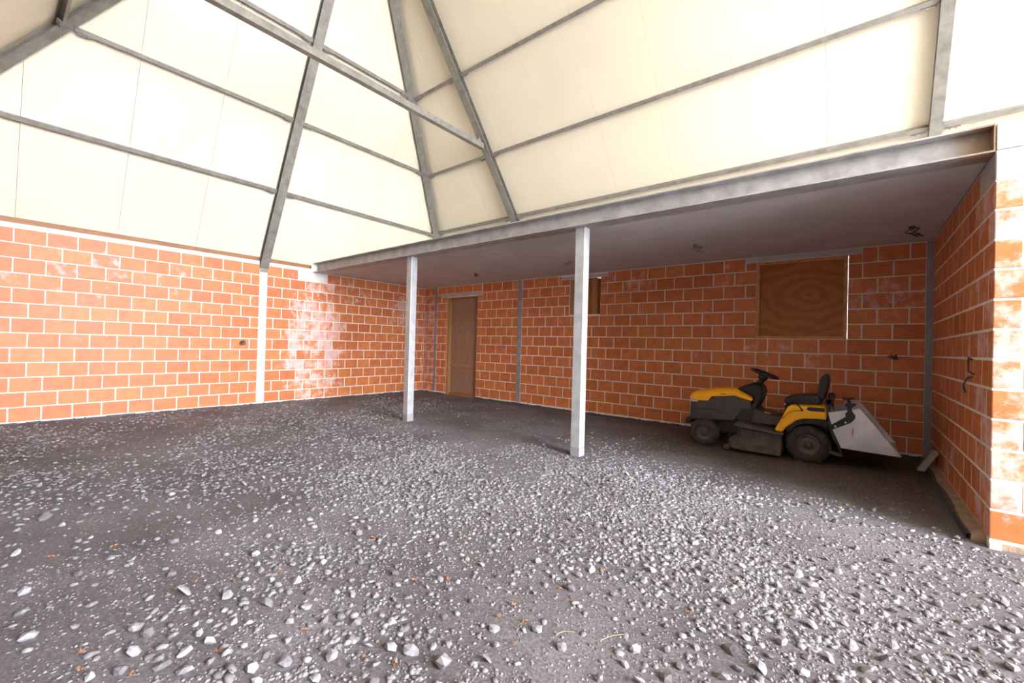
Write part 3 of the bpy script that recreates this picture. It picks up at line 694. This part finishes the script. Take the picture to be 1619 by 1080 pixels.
# rear fender and body
fen = obj('rear_fender', MB().xz([(7.985, .268), (7.992, .30), (8.05, .42), (8.115, .575), (8.17, .592), (8.46, .608), (8.483, .595), (8.488, .455), (8.40, .455), (8.27, .443), (8.205, .415), (8.15, .365), (8.10, .315), (8.072, .262)], MC-.42, MC+.42), 'yellow', mw, bevel=.022)
obj('crease', MB().tube([(8.06, MC-.4185, .42), (8.12, MC-.421, .50), (8.18, MC-.4215, .530), (8.27, MC-.4215, .542)], .003, 5), 'black', fen)
obj('handle_pocket', MB().prism([(8.30, MC-.4225, .575), (8.325, MC-.4225, .59), (8.47, MC-.4225, .592), (8.47, MC-.4225, .548), (8.33, MC-.4225, .545), (8.305, MC-.4225, .555)], (0, .02, 0)), 'black', fen)
obj('rear_body', MB().box(8.06, 8.50, MC-.19, MC+.19, .10, .56), 'black', mw, bevel=.01)
obj('wheel_arch', MB().xz([(8.10, .30), (8.15, .36), (8.205, .41), (8.27, .44), (8.49, .452), (8.49, .36), (8.42, .40), (8.28, .395), (8.19, .35), (8.13, .27)], MC-.39, MC+.39), 'black', mw)
# seat
seat = obj('seat', MB().xz([(8.045, .585), (8.05, .635), (8.085, .668), (8.18, .690), (8.36, .712), (8.42, .70), (8.44, .63), (8.39, .59), (8.20, .575)], MC-.225, MC+.225), 'seat', mw, bevel=.025)
obj('backrest', MB().xz([(8.37, .70), (8.39, .80), (8.408, .90), (8.425, .945), (8.455, .965), (8.488, .955), (8.497, .90), (8.488, .82), (8.452, .66), (8.42, .64)], MC-.20, MC+.20), 'seat', seat, bevel=.022)
obj('seat_mount', MB().box(8.07, 8.40, MC-.13, MC+.13, .55, .60), 'black', mw)
obj('mount_bolt', MB().lathe((8.062, MC-.20, .578), (0, 1, 0), [(-.012, 0), (-.012, .010), (.01, .010)], 10), 'bolt', mw)
obj('height_lever', MB().tube([(8.185, MC-.43, .648), (8.195, MC-.43, .640), (8.24, MC-.425, .575), (8.262, MC-.42, .535)], [.009, .009, .007, .010], 7), 'black', mw)
obj('parking_lever', MB().tube([(7.815, MC-.13, .66), (7.835, MC-.15, .63), (7.80, MC-.14, .585)], .008, 6), 'black', mw)
# wheels
def wheel(cx, yo, r, wd, s, rimr):
    """yo: outer face y; s: +1 when the wheel extends towards +y from yo"""
    cz = -.055+r-.004; c = (cx, yo, cz); ax_ = (0, s, 0)
    t = obj('wheel', MB().lathe(c, ax_, [(.022, rimr*.98), (.004, rimr*1.06), (0, rimr*1.22), (.006, r*.86), (.022, r*.945), (.045, r*.965), (wd-.045, r*.965), (wd-.022, r*.945), (wd-.006, r*.86), (wd, rimr*1.2), (wd-.02, rimr*.98)], 40), 'tyre', mw, smooth=True)
    tr = MB(); nl = 26
    for i in range(nl):
        for row in range(3):
            a = 2*math.pi*(i+.5*(row % 2))/nl; rd = Vector((math.cos(a), 0, math.sin(a))); tg = Vector((-math.sin(a), 0, math.cos(a)))
            y0 = yo+s*(.012+row*(wd-.024)/3); y1 = yo+s*(.012+(row+.88)*(wd-.024)/3)
            rr = r*(.935 if row != 1 else .955)
            tr.bar(Vector((cx, y0, cz))+rd*rr, Vector((cx, y1, cz))+rd*rr, tg, rd, r*.15, r*(1.0)-rr)
    tag(obj('tread', tr, 'tyre', t), kind='stuff')
    obj('rim', MB().lathe(c, ax_, [(.022, rimr*.99), (.012, rimr*.97), (.018, rimr*.88), (.045, rimr*.80), (.05, rimr*.45), (.04, rimr*.36), (.04, 0)], 32), 'rim', t, smooth=True)
    obj('hub_cap', MB().lathe(c, ax_, [(.045, rimr*.34), (.022, rimr*.32), (.014, rimr*.22), (.012, 0)], 20), 'dusty', t, smooth=True)
    return t
wheel(7.172, -1.15, .180, .13, 1, .098); wheel(7.172, 2*MC+1.15, .180, .13, -1, .098)
wheel(8.315, -1.215, .213, .20, 1, .118); wheel(8.315, 2*MC+1.215, .213, .20, -1, .118)
# rear bucket with its carrying frame
for s in (-1, 1):
    y = MC+s*.40
    obj('hitch_plate', MB().xz([(8.462, .70), (8.50, .715), (8.535, .70), (8.53, .66), (8.515, .64), (8.522, .50), (8.56, .33), (8.615, .18), (8.640, .075), (8.622, .075), (8.59, .17), (8.53, .30), (8.497, .40), (8.490, .62), (8.466, .64)], y-.02, y+.02), 'black', mw, bevel=.005)
obj('hitch_tube', MB().tube([(8.51, MC-.42, .665), (8.51, MC+.42, .665)], .03, 12), 'black', mw)
obj('tow_bar', MB().xz([(8.44, .14), (8.60, .10), (8.64, .07), (8.62, .06), (8.44, .10)], MC-.36, MC+.36), 'dusty', mw)
bprof = [(8.500, .552), (8.775, .624), (8.785, .618), (9.115, .172), (9.105, .163), (8.62, .176), (8.547, .356)]
BY, BYf, th = -1.25, -.35, .006
bk = MB()
bk.xz(bprof, BY, BY+th).xz(bprof, BYf-th, BYf)
bk.prism([(8.62, BY+th, .176), (9.105, BY+th, .163), (9.105, BY+th, .170), (8.625, BY+th, .183)], (0, BYf-BY-2*th, 0))
bk.prism([(8.500, BY+th, .552), (8.547, BY+th, .356), (8.62, BY+th, .176), (8.627, BY+th, .178), (8.554, BY+th, .357), (8.507, BY+th, .553)], (0, BYf-BY-2*th, 0))
bkt = obj('rear_bucket', bk, 'alu', mw)
obj('rolled_edge', MB().tube([(8.78, BY+.002, .622), (8.95, BY+.002, .394), (9.112, BY+.002, .170)], .006, 6), 'alu', bkt)
obj('rolled_edge', MB().tube([(8.78, BYf-.002, .622), (8.95, BYf-.002, .394), (9.112, BYf-.002, .170)], .006, 6), 'alu', bkt)
obj('dent', MB().add([(8.70+.05*math.cos(i*.9)*(.5+.5*((i*7) % 5)/5), BY-.001-.004*((i*3) % 4)/4, .37+.075*math.sin(i*.9)) for i in range(7)]+[(8.71, BY-.006, .375)], [(i, (i+1) % 7, 7) for i in range(7)]), 'alu', bkt)
arm = obj('bucket_arm', MB().xz([(8.520, .412), (8.532, .362), (8.70, .462), (8.735, .512), (8.738, .545), (8.712, .585), (8.704, .622), (8.738, .655), (8.742, .678), (8.66, .672), (8.645, .648), (8.668, .622), (8.668, .580), (8.650, .560), (8.655, .522)], BY-.014, BY-.002), 'black', mw, bevel=.004)
obj('arm_pad', MB().xz([(8.622, .708), (8.628, .738), (8.645, .722), (8.700, .726), (8.716, .742), (8.722, .722), (8.690, .705), (8.645, .702)], BY-.014, BY+.10), 'black', arm)
obj('arm_link', MB().tube([(8.69, BY+.02, .66), (8.67, BY+.05, .715)], .012, 8), 'dusty', arm)
for bx, bz in ((8.567, .408), (8.655, .462)): obj('bolt', MB().lathe((bx, BY-.014, bz), (0, -1, 0), [(0, .011), (.006, .010), (.007, 0)], 10), 'bolt', arm)

# ------------------------------------------------------------------ loose cable ends
def squiggle(c, n, size, nrm, seed):
    rs = random.Random(seed); c = Vector(c); nrm = Vector(nrm)
    t1 = nrm.orthogonal().normalized(); t2 = nrm.cross(t1); pts = [c-nrm*.01]
    for i in range(n):
        f = (i+1)/n; a = rs.uniform(0, 6.28)
        pts.append(c+nrm*(.012+size*.7*f*rs.uniform(.4, 1))+(t1*math.cos(a)+t2*math.sin(a))*size*.55*rs.uniform(.4, 1))
    out = []
    for i in range(len(pts)-1):         # Catmull-Rom smoothing
        p0, p1, p2, p3 = pts[max(i-1, 0)], pts[i], pts[i+1], pts[min(i+2, len(pts)-1)]
        for k in range(5):
            t = k/5; out.append(.5*((2*p1)+(p2-p0)*t+(2*p0-5*p1+4*p2-p3)*t*t+(3*p1-p0-3*p2+p3)*t**3))
    return out+[pts[-1]]
CABLES = [((2.886, -1.127, 2.605), (0, 0, -1), .10, 'darkcable', 'dark cable bundle hanging from the slab near the corner post'),
          ((5.04, -1.218, 2.605), (0, 0, -1), .12, 'cable', 'cable bundle hanging from the slab beside the middle post'),
          ((7.057, -1.282, 2.605), (0, 0, -1), .13, 'cable', 'grey cable bundle hanging at the slab joint'),
          ((9.185, -.919, 2.605), (0, 0, -1), .17, 'darkcable', 'tangled dark wires hanging from the slab near the right wall'),
          ((1.95, -.004, 1.19), (0, -1, 0), .07, 'cable', 'pale cable end beside the doorway edge'),
          ((2.718, -.004, 1.165), (0, -1, 0), .09, 'cable', 'pale cable end on the wall between doorway and grey post'),
          ((9.08, -.004, 1.185), (0, -1, 0), .08, 'darkcable', 'dark cable end on the back wall right of the mower'),
          ((0.004, -4.221, 1.12), (1, 0, 0), .09, 'darkcable', 'dark cable end on the left wall beside the white post')]
for i, (c, n, s, mt, lab) in enumerate(CABLES):
    m = MB()
    for j in range(3): m.tube(squiggle(Vector(c)+Vector((.012*j if n[0] == 0 else 0, .012*j if n[1] == 0 else 0, 0)), 5, s, n, i*10+j), .0055, 6)
    tag(obj('electric_cable', m, mt, origin=c), lab, 'cable', 'loose electric cable ends')
m = MB()
for j in range(4):
    o_ = .008*j
    m.tube([(WX+.01, -2.33+o_, 1.06), (WX-.03, -2.32+o_, 1.05-.01*j), (WX-.045, -2.28+o_*2, .99-.015*j), (WX-.03, -2.27+o_*2, .93)] if j < 2 else
           [(WX+.01, -2.36, 1.07), (WX-.04, -2.42-o_, 1.10), (WX-.05, -2.48-o_, 1.15+.02*j), (WX-.03, -2.52, 1.19)], .006, 6)
tag(obj('electric_cable', m, 'darkcable', origin=(WX, -2.35, 1.06)), 'dark cable bundle sticking out of the right partition wall', 'cable', 'loose electric cable ends')

# ------------------------------------------------------------------ leaning concrete slab in the corner
lb = MB()
p = [Vector((9.272, -.66, -.06)), Vector((9.325, -.69, -.07))]; d = Vector((.115, .0, .225)); wv = Vector((.02, .17, 0))
q = [p[0], p[1], p[1]+d, p[0]+d]
lb.prism(q, wv)
tag(obj('leaning_block', lb, 'concrete', origin=(9.30, -.6, -.06), bevel=.004), 'short grey slab leaning against the right wall behind the bucket tip', 'block')

# ------------------------------------------------------------------ stones
ico_v = []; t_ = (1+5**.5)/2
for a, b in ((-1, t_), (1, t_), (-1, -t_), (1, -t_)): ico_v.append((a, b, 0))
for a, b in ((-1, t_), (1, t_), (-1, -t_), (1, -t_)): ico_v.append((0, a, b))
for a, b in ((t_, -1), (t_, 1), (-t_, -1), (-t_, 1)): ico_v.append((a, 0, b))
ICO = np.array(ico_v)/np.linalg.norm(ico_v[0])
ICF = np.array([(0,11,5),(0,5,1),(0,1,7),(0,7,10),(0,10,11),(1,5,9),(5,11,4),(11,10,2),(10,7,6),(7,1,8),(3,9,4),(3,4,2),(3,2,6),(3,6,8),(3,8,9),(4,9,5),(2,4,11),(6,2,10),(8,6,7),(9,8,1)])
def density(x, y):
    """0 = trodden dirt, 1 = fully covered with crushed stone"""
    ang = .55; u = x*math.cos(ang)-y*math.sin(ang); v = x*math.sin(ang)+y*math.cos(ang)
    d = .44+.9*mnoise.noise(Vector((u*.42, v*1.05, 1.3)))+.45*mnoise.noise(Vector((x*1.7, y*1.7, 5.2)))
    for cx, cy, ax_, ay_, am in ((6.4, -4.75, 1.3, .55, .50), (4.2, -5.4, 1.2, .6, .30), (8.9, -4.6, .5, .35, .45), (8.0, -4.4, .5, .4, .22), (2.6, -6.0, .8, .5, .2),
                                 (5.5, -6.45, .7, .16, -.45), (8.4, -3.45, .8, .45, -.35), (7.6, -5.6, .45, .3, -.25), (6.7, -6.2, .4, .2, -.2)):
        d += am*math.exp(-((x-cx)/ax_)**2-((y-cy)/ay_)**2)
    if y > -2.75: d -= .25*(y+2.75)
    if y > -2.6 and x > 6.4: d -= .9*min(1, (x-6.4)/1.2)*min(1, (y+2.6)/.5)
    return max(0.0, min(1.0, d))
def inside(x, y, m=.02): return .02+m < x < (WX-.12 if y > FY-.10 else 14.5) and LY0+.05 < y < -.03-m
def blocked(x, y):
    for px in (3.085, 6.232):
        if abs(x-px) < .12 and abs(y+2.815) < .12: return True
    if x > 9.2 and -.8 < y < -.4: return True
    return (6.85 < x < 9.0 and -1.3 < y < -.3)
def stone_shapes(n, r):
    s = ICO[None]*(1+r.normal(0, .17, (n, 12, 1)))
    s = s*np.stack([r.uniform(.8, 1.25, n), r.uniform(.65, 1.0, n), r.uniform(.38, .72, n)], 1)[:, None, :]
    a = r.uniform(0, 2*np.pi, n); tl = r.normal(0, .22, (n, 2))
    c, s_ = np.cos(a), np.sin(a)
    x = s[..., 0]*c[:, None]-s[..., 1]*s_[:, None]; y = s[..., 0]*s_[:, None]+s[..., 1]*c[:, None]
    z = s[..., 2]+x*tl[:, :1]+y*tl[:, 1:]
    return np.stack([x, y, z], 2)
# larger stones one can pick out singly
def px_ground(u, v):
    a, b = (u-809.5)/FPX, -(v-540)/FPX
    d = r2*a+u2*b+fwd; t = (G0-CAM.z)/d.z; p = CAM+d*t
    return p.x, p.y
stone_me = []; PLACED = []
for i in range(14):
    s = stone_shapes(1, rng)[0]; m_ = bpy.data.meshes.new('stone'); 
    m_.from_pydata([tuple(v) for v in s], [], [tuple(int(q) for q in f) for f in ICF]); m_.update(); m_.materials.append(M['stone']); stone_me.append(m_)
def stone(x, y, r, label, group=None, k=None):
    o = bpy.data.objects.new('loose_stone', stone_me[k if k is not None else random.randrange(14)]); COL.objects.link(o)
    mz = min(v.co.z for v in o.data.vertices)
    o.location = (x, y, ground_z(x, y)-mz*r*.50); o.scale = (r, r, r); o.rotation_euler = (0, 0, random.uniform(0, 6.28))
    PLACED.append((x, y, r))
    return tag(o, label, 'stone', group)
NAMED = [((222, 862), .034, 'pale angular stone alone on the bare dirt track at lower left'), ((294, 940), .036, 'pale stone lying beside reddish dry bits at lower left'),
         ((123, 909), .030, 'pale rounded stone alone on the dark dirt at the left'), ((32, 975), .040, 'chunky pale stone near the left edge of the floor'),
         ((70, 820), .038, 'large flat grey stone at the left edge of the upper gravel band'), ((497, 833), .026, 'small pale stone at the end of the bare dirt track'),
         ((700, 1050), .050, 'big upright grey stone at the bottom centre of the floor'), ((650, 1030), .040, 'pointed grey stone at the bottom centre beside the big upright one'),
         ((555, 917), .030, 'pair-forming white stone at mid left of the floor centre'), ((745, 952), .026, 'pale smooth stone in the middle of the bare dirt patch'),
         ((848, 998), .030, 'white stone with brown leaf litter behind it'), ((788, 913), .028, 'white stone standing proud in the centre of the floor'),
         ((1600, 1062), .045, 'brown grey stone in the bottom right corner'), ((1155, 1030), .050, 'broad pale stone heap piece at lower right of centre'),
         ((1320, 825), .034, 'white stone on the lit dirt near the shadow edge'), ((45, 1015), .042, 'broad pale stone near the lower left corner')]
for (u, v), r, lab in NAMED:
    x, y = px_ground(u, v); stone(x, y, r*.85, lab)
ORDN = 'first second third fourth fifth sixth seventh eighth ninth tenth eleventh twelfth thirteenth fourteenth fifteenth sixteenth seventeenth eighteenth nineteenth twentieth'.split()
def ordw(i, n):
    return 'leftmost' if i == 0 else 'rightmost' if i == n-1 else ORDN[i] if i < 20 else 'twenty-'+ORDN[i-20] if i < 29 else 'thirtieth' if i == 29 else 'thirty-'+ORDN[i-30]
ZONES = {}
cnt = 0
while cnt < 280:
    u = random.uniform(0, 1619); v = 740+340*random.random()**.8
    x, y = px_ground(u, v)
    if not inside(x, y, .05) or blocked(x, y) or random.random() > .15+density(x, y) or (y > -2.4 and x > 6.2) or any((x-q[0])**2+(y-q[1])**2 < (.08)**2 for q in PLACED): continue
    r = random.uniform(.016, .030)
    big = 'big' if r > .023 else 'middling'
    if y > -3.3: wh = 'on the floor near the slab beam line'
    elif x < 2.2: wh = 'on the floor towards the left wall'
    elif v > 1000: wh = 'along the '+('left' if u < 540 else 'middle' if u < 1080 else 'right')+' bottom edge'
    elif v > 860: wh = 'in the '+('left' if u < 400 else 'centre left' if u < 810 else 'centre right' if u < 1215 else 'right')+' foreground'
    else: wh = 'in the '+('left' if u < 400 else 'centre left' if u < 810 else 'centre right' if u < 1215 else 'right')+' middle distance'
    so_ = stone(x, y, r, f'{big} loose grey stone {wh}', 'larger loose stones on the floor'); ZONES.setdefault((big, wh), []).append((u, so_)); cnt += 1
for (big, wh), lst in ZONES.items():
    lst.sort(key=lambda q: q[0])
    for i, (u, o) in enumerate(lst):
        o['label'] = f'{ordw(i, len(lst))} {big} loose grey stone from the left {wh}' if 0 < i < len(lst)-1 else f'{ordw(i, len(lst))} {big} loose grey stone {wh}'
pos, rad = [], []
def scatter(count, lo, hi, xr, yr, pw=1.0, keep=lambda d: d, gamma=2.2):
    k = 0
    while k < count:
        x, y = random.uniform(*xr), random.uniform(*yr); k += 1
        if not inside(x, y, .035) or blocked(x, y): continue
        d = density(x, y)
        if random.random() > keep(d): continue
        r = lo+(hi-lo)*random.random()**gamma
        pos.append((x, y, ground_z(x, y)-r*.02)); rad.append(r)
scatter(52000, .008, .026, (0, 10.5), (-7.6, 0), keep=lambda d: d**1.5, gamma=2.2)
scatter(30000, .006, .024, (4.8, 10.2), (-7.1, -2.8), keep=lambda d: .08+.92*d**1.9, gamma=2.2)
scatter(22000, .004, .011, (0, 10.5), (-7.6, 0), keep=lambda d: .30+.4*d, gamma=1.6)
scatter(42000, .003, .009, (5.3, 10.0), (-7.1, -3.0), keep=lambda d: .5+.4*d, gamma=1.6)
scatter(5000, .003, .013, (6.3, 9.35), (-2.7, -.05), keep=lambda d: .55, gamma=2.2)
scatter(6000, .01, .035, (10.5, 14.5), (-7.6, -3), keep=lambda d: d)
pos = np.array(pos); rad = np.array(rad)
LS_ = np.array(PLACED); okm = np.ones(len(pos), bool)
for q in LS_: okm &= (pos[:, 0]-q[0])**2+(pos[:, 1]-q[1])**2 > (q[2]*1.3+rad*1.25)**2
pos, rad = pos[okm], rad[okm]; ns = len(pos)
sv = stone_shapes(ns, rng)*rad[:, None, None]+pos[:, None, :]
me = bpy.data.meshes.new('gravel'); nv = ns*12; nf = ns*20
me.vertices.add(nv); me.vertices.foreach_set('co', sv.reshape(-1))
tri = (ICF[None]+(np.arange(ns)*12)[:, None, None]).reshape(-1)
me.loops.add(nf*3); me.loops.foreach_set('vertex_index', tri.astype(np.int32))
me.polygons.add(nf); me.polygons.foreach_set('loop_start', np.arange(0, nf*3, 3, dtype=np.int32))
me.update(calc_edges=True)
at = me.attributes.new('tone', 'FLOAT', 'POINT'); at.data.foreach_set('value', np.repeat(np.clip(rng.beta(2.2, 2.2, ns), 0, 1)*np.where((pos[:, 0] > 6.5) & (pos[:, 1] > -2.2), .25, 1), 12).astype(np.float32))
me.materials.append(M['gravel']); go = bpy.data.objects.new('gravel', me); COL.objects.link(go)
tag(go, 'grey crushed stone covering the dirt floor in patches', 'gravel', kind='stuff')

# dry leaves
lm = bpy.data.meshes.new('leaf')
lp = [(0, 0, .006)]
for i in range(12):
    a = 2*math.pi*i/12; r_ = (1.0 if i % 2 == 0 else .45)*(1.25 if i in (0, 6) else 1)
    lp.append((math.cos(a)*r_, math.sin(a)*r_*.75, .25*math.sin(i*1.7)+.12))
lm.from_pydata(lp+[(x, y, z-.06) for x, y, z in lp], [], [(0, i+1, (i+1) % 12+1) for i in range(12)]+[(13, (i+1) % 12+14, i+14) for i in range(12)]+[(i+1, i+14, (i+1) % 12+14, (i+1) % 12+1) for i in range(12)])
lm.update(); lm.materials.append(M['leaf'])
LEAVES = [(180, 863), (127, 1065), (208, 1070), (482, 995), (128, 1036), (440, 903), (655, 917), (738, 850), (760, 888), (708, 916), (885, 932), (903, 945), (812, 958), (830, 985), (811, 1020), (660, 1020), (575, 1035), (625, 1048), (925, 838), (955, 903), (735, 735), (1140, 902), (1433, 795), (1090, 970), (590, 850), (788, 977), (370, 920), (310, 922), (345, 1032), (80, 880)]
LZ = {}
for u, v in sorted(LEAVES):
    wh = ('far left' if u < 270 else 'left' if u < 540 else 'middle' if u < 800 else 'right of centre' if u < 1080 else 'right')+(' near floor' if v > 930 else ' floor further back')
    LZ.setdefault(wh, []).append((u, v))
for wh, uv in [(w_, q) for w_, l_ in LZ.items() for q in l_]:
    u, v = uv; n_ = len(LZ[wh]); od = ordw(LZ[wh].index(uv), n_)+' ' if n_ > 1 else ''
    x, y = px_ground(u, v); o = bpy.data.objects.new('dry_leaf', lm); COL.objects.link(o); r = random.uniform(.011, .019)
    o.location = (x, y, ground_z(x, y)+.006); o.scale = (r, r, r); o.rotation_euler = (random.uniform(-.3, .3), random.uniform(-.3, .3), random.uniform(0, 6.28))
    tag(o, f'{od}dry reddish brown leaf scrap on the {wh}', 'leaf', 'dry leaf scraps on the floor')
# pale straws
for i, pts in enumerate([[(880, 1008), (893, 1004), (908, 1005)], [(950, 1017), (968, 1010), (985, 1008)]]):
    m = MB(); q = []
    for u, v in pts: x, y = px_ground(u, v); q.append((x, y, ground_z(x, y)+.016))
    m.tube(q, .0014, 5); tag(obj('straw', m, 'straw', origin=q[0]), ('short pale straw' if i == 0 else 'longer pale straw') + ' lying on the dirt at lower centre', 'straw')
